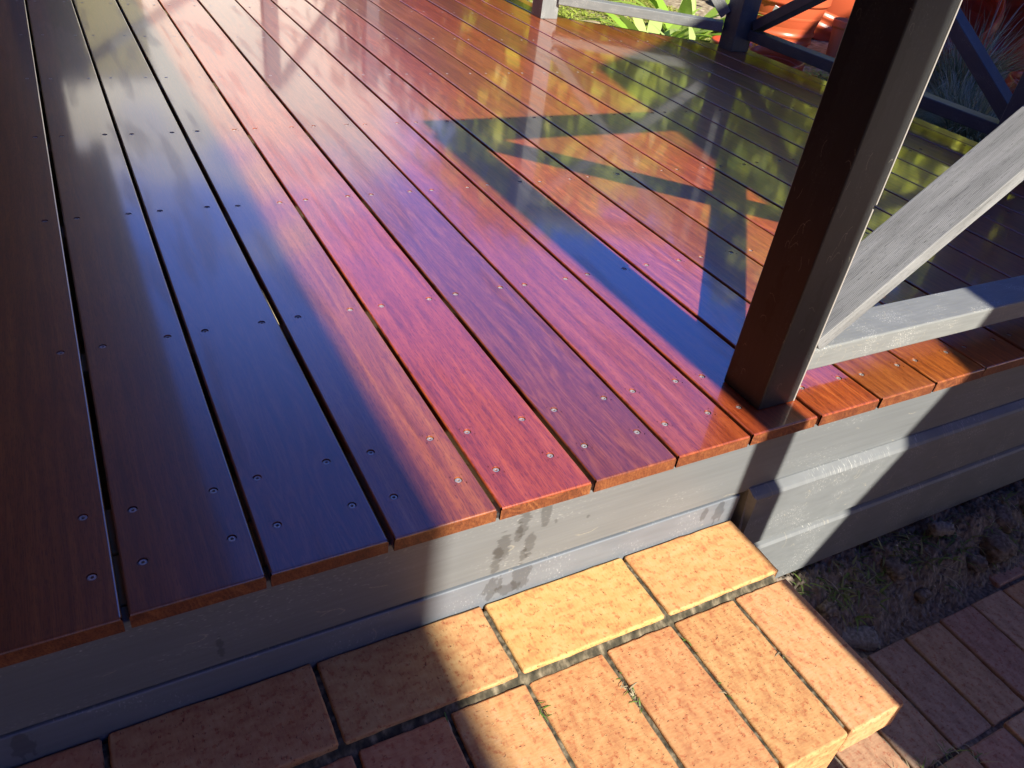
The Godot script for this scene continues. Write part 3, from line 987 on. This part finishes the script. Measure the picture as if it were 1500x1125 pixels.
func surroundings() -> void:
	var house := thing("house", "house with a deep verandah roof over the left side of the deck", "house", Vector3(-3, -0.5, 0))
	box("wall", Vector3(-3.3, -0.6, -8.2), Vector3(-3.05, 2.55, 7), M.house_wall, house)
	box("wall", Vector3(-3.04, -0.6, -8.5), Vector3(-0.34, 2.56, -8.3), M.house_wall, house)
	box("verandah_roof", Vector3(-4.2, 2.66, -8.6), Vector3(-0.062, 2.72, 7.2), M.roof_board, house, 0.003, 2)
	box("gutter", Vector3(-0.20, 2.58, -8.6), Vector3(-0.066, 2.655, 7.2), M.post, house, 0.01, 2)
	for k in 16:
		box("rafter", Vector3(-3.04, 2.57, -8.3 + k), Vector3(-0.21, 2.655, -8.25 + k), M.roof_board, house)
	# sun comes straight along z; unseen blockers placed to cast the post stripe and right-hand shade
	var tan_sun := SUN.y / SUN.z
	var pole := thing("unseen_stripe_pole", "unseen dark square pole placed before the deck to cast the stripe on the post", "pole", Vector3(0.514, -0.52, 1.24))
	box("pole", Vector3(0.4685, -0.6, 1.2), Vector3(0.557, 0.92 + 1.24 * tan_sun, 1.289), M.post, pole, 0.003, 1)
	var added_sheet := thing("shade_caster", "unseen upright sheet added and cut to cast the shade on the right", "shade sail", Vector3(0, 2.1 * tan_sun, 2.1))
	panel("caster_sheet", [Vector2(0.66, -1.15), Vector2(0.70, -0.84), Vector2(0.665, -0.72), Vector2(0.62, -0.60), Vector2(0.65, -0.50), Vector2(0.712, -0.43), Vector2(0.79, -0.29), Vector2(0.86, -0.18), Vector2(0.945, -0.04), Vector2(1.005, 0.072), Vector2(1.05, 0.20), Vector2(1.20, 0.70), Vector2(1.405, 1.39), Vector2(1.9, 1.6), Vector2(2.3, 1.82), Vector2(3.7, 1.86), Vector2(4.1, 2.3), Vector2(6.5, 3.0), Vector2(7.5, 2.6), Vector2(7.5, -1.15)], 0.006, M.added_sheet, added_sheet)  # added sheet, its outline cut to the shade it throws
	var fence := thing("paling_fence", "brown timber paling fence along the right of the garden", "fence", Vector3(8.6, -0.4, -2))
	for k in 60:
		box("paling", Vector3(8.6, -0.45, -9 + k * 0.2), Vector3(8.62, 1.9 + rnd(-0.02, 0.02), -9 + k * 0.2 + 0.19), M.paling, fence, 0.002, 1)
	for y in [0.1, 1.4]:
		box("fence_rail", Vector3(8.622, y, -9), Vector3(8.67, y + 0.07, 3), M.paling, fence, 0.002, 2)
	var yg := [Color(0.42, 0.47, 0.03), Color(0.34, 0.40, 0.03), Color(0.50, 0.50, 0.05), Color(0.20, 0.26, 0.02)]
	var olive := [Color(0.30, 0.28, 0.10), Color(0.25, 0.24, 0.08), Color(0.36, 0.32, 0.14)]
	tree("yellow green tree nearest the far corner post", Vector3(3.6, -0.35, -5.5), 1.75, Vector3(1.1, 1.1, 1.0), 80, 100, 0.17, yg, M.leaf_firm)
	tree("broad bright tree behind the orange pots", Vector3(5.9, -0.35, -4.4), 2.0, Vector3(1.7, 1.5, 1.3), 110, 100, 0.18, yg, M.leaf_firm)
	tree("tree with thin crown at the end of the fence", Vector3(7.6, -0.35, -7.4), 2.6, Vector3(1.6, 1.5, 1.5), 60, 60, 0.18, yg)
	var dark := [Color(0.045, 0.05, 0.018), Color(0.06, 0.06, 0.02), Color(0.07, 0.05, 0.02)]
	tree("dark tree standing behind the middle of the paling fence", Vector3(10.6, -0.4, -3.6), 3.8, Vector3(1.8, 2.8, 2.0), 130, 80, 0.26, dark)
	tree("dark tree standing behind the far end of the paling fence", Vector3(10.8, -0.4, -7.2), 3.0, Vector3(1.6, 2.2, 1.9), 110, 70, 0.22, dark)
	tree("dark tree standing behind the near end of the paling fence", Vector3(10.6, -0.4, -0.2), 4.6, Vector3(2.0, 3.4, 2.2), 150, 80, 0.28, dark)
	tree("dark tree behind the two bright yellow green trees", Vector3(7.4, -0.4, -8.6), 2.2, Vector3(3.2, 1.9, 1.2), 170, 80, 0.24, dark)
	tree("dark bush low behind the yellow green tree nearest the post", Vector3(4.0, -0.4, -8.2), 1.3, Vector3(1.6, 1.3, 1.0), 90, 80, 0.22, dark)
	var shed := thing("garden_shed", "low olive painted garden shed beyond the far end of the deck", "shed", Vector3(-2, -0.35, -9.5))
	for k in 24:
		box("wall_board", Vector3(-4.2, -0.35 + k * 0.1, -9.02 - 0.0), Vector3(0.55, -0.352 + (k + 1) * 0.1, -9.0 + 0.002 * (k % 2)), M.shed, shed, 0.004)
	box("wall", Vector3(-4.2, -0.4, -11.0), Vector3(0.54, 2.0, -9.03), M.shed, shed, 0.004)
	box("roof", Vector3(-4.3, 2.055, -11.1), Vector3(0.62, 2.10, -8.94), M.pale_roof, shed, 0.004)
	var back := thing("added_hedge", "unseen green hedge added behind the camera to dim the sky light", "hedge", Vector3(1, -0.5, 10))  # added out of view to cut the ambient sky light
	crown(back, Vector3(0, 1.2, 0), Vector3(9, 1.35, 0.9), 500, 50, 0.3, M.leaf, [Color(0.09, 0.13, 0.035), Color(0.12, 0.15, 0.05)], "leaves")
	for k in 9:
		put("stem", tube([Vector3(-7.2 + k * 1.8, -0.1, 0), Vector3(-7.1 + k * 1.8, 1.0, 0.05), Vector3(-7.2 + k * 1.8, 1.9, 0)], [0.08, 0.06, 0.02]), M.bark, back)

# ------------------------------------------------------------------ all of it
const SUN := Vector3(0.002, 0.581, 0.814)

func _ready() -> void:
	var cam := Camera3D.new()
	cam.name = "camera"
	cam.position = Vector3(-0.39587, 0.70890, 0.60059)
	cam.rotation_order = EULER_ORDER_YXZ
	cam.rotation = Vector3(-0.619323, -0.571681, 0.149897)
	cam.fov = 52.26
	cam.near = 0.02
	cam.far = 200
	add_child(cam)
	cam.current = true
	var sky := PanoramaSkyMaterial.new()
	sky.panorama = sky_picture()
	sky.energy_multiplier = 1.0
	var env := Environment.new()
	env.background_mode = Environment.BG_SKY
	env.sky = Sky.new()
	env.sky.sky_material = sky
	env.tonemap_mode = Environment.TONE_MAPPER_LINEAR
	env.tonemap_exposure = 2.05
	env.sdfgi_enabled = true
	env.ssao_enabled = true
	env.ssil_enabled = true
	var we := WorldEnvironment.new()
	we.name = "environment"
	we.environment = env
	add_child(we)
	var sun := DirectionalLight3D.new()
	sun.name = "sun"
	sun.basis = Basis.looking_at(-SUN)
	sun.light_color = Color(1.0, 0.965, 0.91)
	sun.light_energy = 1.6
	sun.light_angular_distance = 0.53
	sun.shadow_enabled = true
	add_child(sun)

	rng.seed = 20240611
	bumpy.seed = 5
	bumpy.noise_type = FastNoiseLite.TYPE_SIMPLEX_SMOOTH
	bumpy.frequency = 1.0
	materials()
	ground()
	build_deck()
	railings()
	brick_step()
	surroundings()
	pots()
	lily("bright strap leaved plant leftmost behind the corner rail", Vector3(2.75, -0.33, -3.35), 13, 0.55)
	lily("bright strap leaved plant with pale broad leaves beside the far post", Vector3(2.72, -0.33, -2.82), 12, 0.40)
	lily("tall bright strap leaved plant furthest from the rail", Vector3(3.15, -0.33, -3.55), 14, 0.62)
	weeds()
	stone("stone", "long grey stone half buried against the side of the brick step", "stone", Vector3(0.640, -0.488, 0.150), Vector3(0.075, 0.035, 0.034), -0.95, M.stone)
	stone("stone", "flat dark stone lying before the corner of the pavers", "stone", Vector3(0.775, -0.500, 0.135), Vector3(0.105, 0.032, 0.05), -0.5, M.stone)
	stone("stone", "pale broken stone near the foot of the cladding", "stone", Vector3(1.09, -0.40, 0.052), Vector3(0.06, 0.03, 0.03), -0.3, M.stone)
	var spots := [[0.60, 0.10, 0.03], [0.73, 0.09, 0.022], [0.93, 0.075, 0.028], [0.98, 0.13, 0.02], [1.24, 0.10, 0.05], [1.30, 0.07, 0.035], [1.16, 0.12, 0.026], [1.42, 0.06, 0.04]]
	var says := ["small lump of earth in the angle of step and wall", "small lump of earth above the rounded stone", "lump of earth below the weeds at the cladding", "little clod at the edge of the pavers", "largest clod of grey earth on the mound by the wall", "clod of earth behind the largest one", "small clod before the largest one", "clod of earth furthest right along the cladding"]
	for k in spots.size():
		var z: float = spots[k][1]
		var r: float = spots[k][2]
		stone("clod", says[k], "clod of earth", Vector3(spots[k][0], soil_height(spots[k][0], z) + r * 0.15, z), Vector3(r * 1.9, r * 1.1, r * 1.4), rnd(0, 3), M.soil)
	stone("wood_chip", "small cut block of pale timber on the soil beside the pavers", "timber offcut", Vector3(1.385, -0.468, 0.095), Vector3(0.05, 0.022, 0.03), 0.4, M.pine)

# clear deep blue air above a bright broken bank of haze and cloud along the horizon
func sky_picture() -> ImageTexture:
	var w := 1024
	var h := 512
	var f := FastNoiseLite.new()
	f.seed = 77
	f.frequency = 1.0
	f.fractal_octaves = 4
	var im := Image.create(w, h, false, Image.FORMAT_RGBF)
	for y in h:
		var el := 90.0 - (y + 0.5) / h * 180.0
		for x in w:
			var az := (x + 0.5) / w * TAU  # 0 looks along -z
			if el < 0:
				im.set_pixel(x, y, Color(0.16, 0.14, 0.11))
				continue
			var d := Vector3(sin(az) * cos(deg_to_rad(el)), sin(deg_to_rad(el)), -cos(az) * cos(deg_to_rad(el)))
			var air := Color(0.42, 0.56, 0.9).lerp(Color(0.055, 0.21, 0.98), smoothstep(2, 26, el)).lerp(Color(0.02, 0.065, 0.34), smoothstep(27, 44, el)).lerp(Color(0.022, 0.06, 0.22), smoothstep(46, 80, el))
			var top := 13.0 + 9.0 * cos((az - deg_to_rad(10)) * 5.0) + 7.0 * f.get_noise_3d(d.x * 3, d.y * 6, d.z * 3)
			var cloud := 1.0 - smoothstep(top - 3.0, top + 5.0, el + 5.0 * f.get_noise_3d(d.x * 9, d.y * 20, d.z * 9))
			var lit := 0.86 + 0.2 * f.get_noise_3d(d.x * 5, d.y * 14, d.z * 5)
			im.set_pixel(x, y, air.lerp(Color(1.12, 1.0, 0.76) * lit, cloud * 0.93))
	return ImageTexture.create_from_image(im)

func materials() -> void:
	var red := [[0.0, Color(0.03, 0.007, 0.003)], [0.3, Color(0.14, 0.027, 0.007)], [0.5, Color(0.27, 0.056, 0.013)], [0.7, Color(0.39, 0.10, 0.022)], [1.0, Color(0.56, 0.22, 0.08)]]
	M.wood = [wood_texture(11, 5.0, 3.0, red), wood_texture(31, 3.0, 7.0, red, 0.18), wood_texture(57, 7.0, 2.0, red)]
	M.end_grain = []
	for k in 3:
		M.end_grain.append(tmat([M.wood[k][0], M.wood[k][1]], lin(0.62, 0.85, 1.2), 0.6, Vector3(6, 0.6, 1), 0.01))
	M.steel = mat(lin(0.42, 0.40, 0.37), 0.45)
	M.steel.metallic = 0.5
	M.pine = mat(lin(0.34, 0.27, 0.15), 0.8)
	var tb := [
		[[0.2, Color(0.44, 0.19, 0.08)], [0.5, Color(0.54, 0.29, 0.12)], [0.8, Color(0.60, 0.37, 0.165)]],
		[[0.2, Color(0.46, 0.20, 0.09)], [0.45, Color(0.57, 0.325, 0.13)], [0.8, Color(0.62, 0.39, 0.19)]],
		[[0.2, Color(0.43, 0.18, 0.08)], [0.5, Color(0.54, 0.275, 0.12)], [0.8, Color(0.59, 0.35, 0.165)]],
	]
	var bt := []
	for k in 3:
		bt.append(brick_texture(100 + k * 10, tb[k]))
	M.brick = []
	var which := [2, 2, 2, 0, 0, 1, 1, 1, 0, 2, 0, 1]
	for k in 12:
		M.brick.append(tmat(bt[which[k]], lin(rnd(0.9, 1.05), rnd(0.9, 1.05), rnd(0.85, 1.05)), 0.85, Vector3(4.2, 8.4, 1), 0.12))
	var pt := brick_texture(300, [[0.2, Color(0.32, 0.20, 0.15)], [0.5, Color(0.43, 0.28, 0.21)], [0.8, Color(0.52, 0.36, 0.27)]])
	M.paver = []
	for c in [lin(1, 1.0, 0.85), lin(0.8, 0.85, 0.8), lin(0.8, 0.74, 0.72), lin(0.98, 0.85, 0.65), lin(0.85, 0.85, 0.72), lin(1.1, 0.98, 0.68), lin(0.68, 0.72, 0.74)]:
		M.paver.append(tmat(pt, c, 0.9, Vector3(4.2, 8.4, 1), 0.08))
	# the long edge board: 4.27 m by 0.1225 m; stains sit where water has run
	var fx := func(x: float) -> float: return (x + 1.9) / 4.27
	var dr := []
	for d in [[0.050, 0.030, 0.010, 0.026], [0.085, 0.026, 0.008, 0.025], [0.044, 0.05, 0.006, 0.02], [0.022, 0.072, 0.012, 0.028], [0.016, 0.095, 0.008, 0.03], [0.066, 0.078, 0.008, 0.026], [0.058, 0.106, 0.006, 0.018], [0.104, 0.05, 0.003, 0.005], [0.16, 0.06, 0.003, 0.004], [-0.35, 0.09, 0.004, 0.02]]:
		dr.append([fx.call(d[0]), d[1] / 0.1225, d[2] / 4.27, d[3] / 0.1225])
	# on the lower board (repeats every metre, 0.4545 m high)
	var low_drips := []
	for d in [[0.015, 0.022, 0.014, 0.026], [0.062, 0.018, 0.018, 0.028], [0.04, 0.034, 0.02, 0.012], [0.405, 0.016, 0.008, 0.014], [0.437, 0.02, 0.011, 0.026]]:
		low_drips.append([fposmod(d[0] - LOW_X, 1.0), (d[1] + 0.002) * 2.2, d[2], d[3] * 2.2])
	var ft := paint_texture(400, 2048, 128, Color(0.146, 0.158, 0.163), 0.5, dr, 16)
	M.fascia = tmat(ft, Color.WHITE, 0.5, Vector3(1.0 / 4.27, -1.0 / 0.1225, 1), 0.02)
	M.fascia.uv1_offset = Vector3(0, 1, 0)
	var lt := paint_texture(430, 1024, 256, Color(0.148, 0.168, 0.192), 0.6, low_drips, 16)
	M.fascia_low = tmat(lt, Color.WHITE, 0.5, Vector3(1.0, -2.2, 1), 0.02)
	var ct := paint_texture(450, 1024, 256, Color(0.158, 0.171, 0.175), 0.9, [], 8)
	M.cladding = tmat(ct, Color.WHITE, 0.55, Vector3(1.2, 2.4, 1), 0.03)
	var rt := paint_texture(470, 1024, 256, Color(0.20, 0.212, 0.207), 1.8, [], 16)
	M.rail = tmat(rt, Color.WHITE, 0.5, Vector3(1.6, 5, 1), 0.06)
	M.rail_shaded = tmat(rt, lin(0.45, 0.47, 0.5), 0.5, Vector3(1.6, 5, 1), 0.05)  # rail paint again, tinted dark to put shade into the colour
	var pst := paint_texture(490, 512, 256, Color(0.020, 0.022, 0.023), 0.5, [[0.3, 0.4, 0.16, 0.08], [0.7, 0.62, 0.2, 0.07], [0.1, 0.8, 0.09, 0.06]], 8)
	M.post = tmat(pst, Color.WHITE, 0.4, Vector3(1.7, 6.0, 1), 0.01)
	M.reeded = reeded_material()
	var nz := FastNoiseLite.new()
	nz.seed = 3
	nz.frequency = 0.02
	nz.fractal_octaves = 5
	M.mortar = noise_material(nz, [Color(0.018, 0.017, 0.010), Color(0.065, 0.055, 0.033), Color(0.24, 0.20, 0.13)], 6.0, 0.08)
	M.soil = noise_material(nz, [Color(0.07, 0.056, 0.042), Color(0.16, 0.128, 0.098), Color(0.28, 0.23, 0.18)], 7.0, 0.2)
	M.garden = noise_material(nz, [Color(0.16, 0.12, 0.08), Color(0.34, 0.28, 0.19), Color(0.52, 0.46, 0.34)], 1.5, 0.6)
	M.stone = noise_material(nz, [Color(0.12, 0.11, 0.095), Color(0.19, 0.175, 0.155), Color(0.28, 0.26, 0.23)], 9.0, 0.2)
	M.leaf = mat(Color.WHITE, 0.55)
	M.leaf.vertex_color_use_as_albedo = true
	M.leaf.backlight_enabled = true
	M.leaf.backlight = Color(0.5, 0.5, 0.35)
	M.leaf_firm = mat(Color.WHITE, 0.4)
	M.leaf_firm.vertex_color_use_as_albedo = true
	M.lily = []
	for c in [lin(0.24, 0.40, 0.05), lin(0.32, 0.47, 0.08), lin(0.40, 0.50, 0.16)]:
		var l := mat(c, 0.4)
		l.backlight_enabled = true
		l.backlight = Color(0.5, 0.6, 0.25)
		M.lily.append(l)
	M.bark = mat(lin(0.10, 0.075, 0.055), 0.9)
	M.pot = [mat(lin(0.58, 0.115, 0.045), 0.32), mat(lin(0.45, 0.17, 0.085), 0.75), mat(lin(0.36, 0.05, 0.022), 0.3)]
	M.lit_edge = mat(lin(0.36, 0.34, 0.31), 0.7)  # pale tone standing for sun along the post edge
	M.white = mat(lin(0.75, 0.75, 0.73), 0.6)
	M.house_wall = mat(lin(0.34, 0.22, 0.15), 0.8)
	M.roof_board = mat(lin(0.42, 0.26, 0.14), 0.7)
	M.added_sheet = mat(lin(0.42, 0.37, 0.31), 0.9)
	M.added_sheet.backlight_enabled = true
	M.added_sheet.backlight = Color(0.56, 0.51, 0.46)  # added sheet lets light through to lift the shade behind it
	M.shed = mat(lin(0.24, 0.215, 0.085), 0.7)
	M.pale_roof = mat(lin(0.6, 0.6, 0.58), 0.5)
	M.paling = mat(lin(0.13, 0.075, 0.045), 0.85)

func noise_material(nz: FastNoiseLite, tones: Array, scale: float, bump: float) -> StandardMaterial3D:
	var g := Gradient.new()
	g.offsets = PackedFloat32Array([0.15, 0.5, 0.85])
	g.colors = PackedColorArray([tones[0].linear_to_srgb(), tones[1].linear_to_srgb(), tones[2].linear_to_srgb()])
	var t := NoiseTexture2D.new()
	t.width = 512
	t.height = 512
	t.seamless = true
	t.noise = nz
	t.color_ramp = g
	var b := NoiseTexture2D.new()
	b.width = 512
	b.height = 512
	b.seamless = true
	b.noise = nz
	var m := mat(Color.WHITE, 0.95)
	m.albedo_texture = t
	m.heightmap_enabled = true
	m.heightmap_texture = b
	m.heightmap_scale = bump
	m.uv1_triplanar = true
	m.uv1_world_triplanar = true
	m.uv1_scale = Vector3.ONE * scale
	return m

func reeded_material() -> StandardMaterial3D:
	# weathered grey decking with fine sawn grooves along it: 0.8 m by 0.1 m
	var w := 1024
	var h := 512
	var brush := noise_bytes(w, h, 16, 0.10, 600, 3)
	var patch := noise_bytes(w, h, 2, 0.008, 601, 4)
	var spot := noise_bytes(w, h, 4, 0.3, 602, 2)
	var crack := noise_bytes(w, h, 16, 0.05, 603, 2)
	var px := PackedByteArray()
	px.resize(w * h * 3)
	var hg := PackedByteArray()
	hg.resize(w * h)
	for y in h:
		var groove := 0.5 + 0.5 * sin(y / float(h) * 42.0 * TAU)
		for x in w:
			var k := y * w + x
			var v := 0.16 + 0.07 * (brush[k] / 255.0) + 0.06 * groove + 0.10 * (patch[k] / 255.0 - 0.5)
			if spot[k] > 205:
				v += 0.12 * (spot[k] - 205) / 50.0
			var cr := absf(crack[k] / 255.0 - 0.5) < 0.006
			if cr:
				v *= 0.3
			var c := Color(v * 0.97, v, v * 0.975).linear_to_srgb()
			px[k * 3] = int(c.r * 255)
			px[k * 3 + 1] = int(c.g * 255)
			px[k * 3 + 2] = int(clampf(c.b * 1.01, 0, 1) * 255)
			hg[k] = clampi(int(90 + 90 * groove + 40 * (brush[k] / 255.0 - 0.5) - (80 if cr else 0)), 0, 255)
	return tmat([picture(w, h, px), picture(w, h, hg, Image.FORMAT_L8)], Color.WHITE, 0.75, Vector3(1.25, 10.0, 1), 0.1)
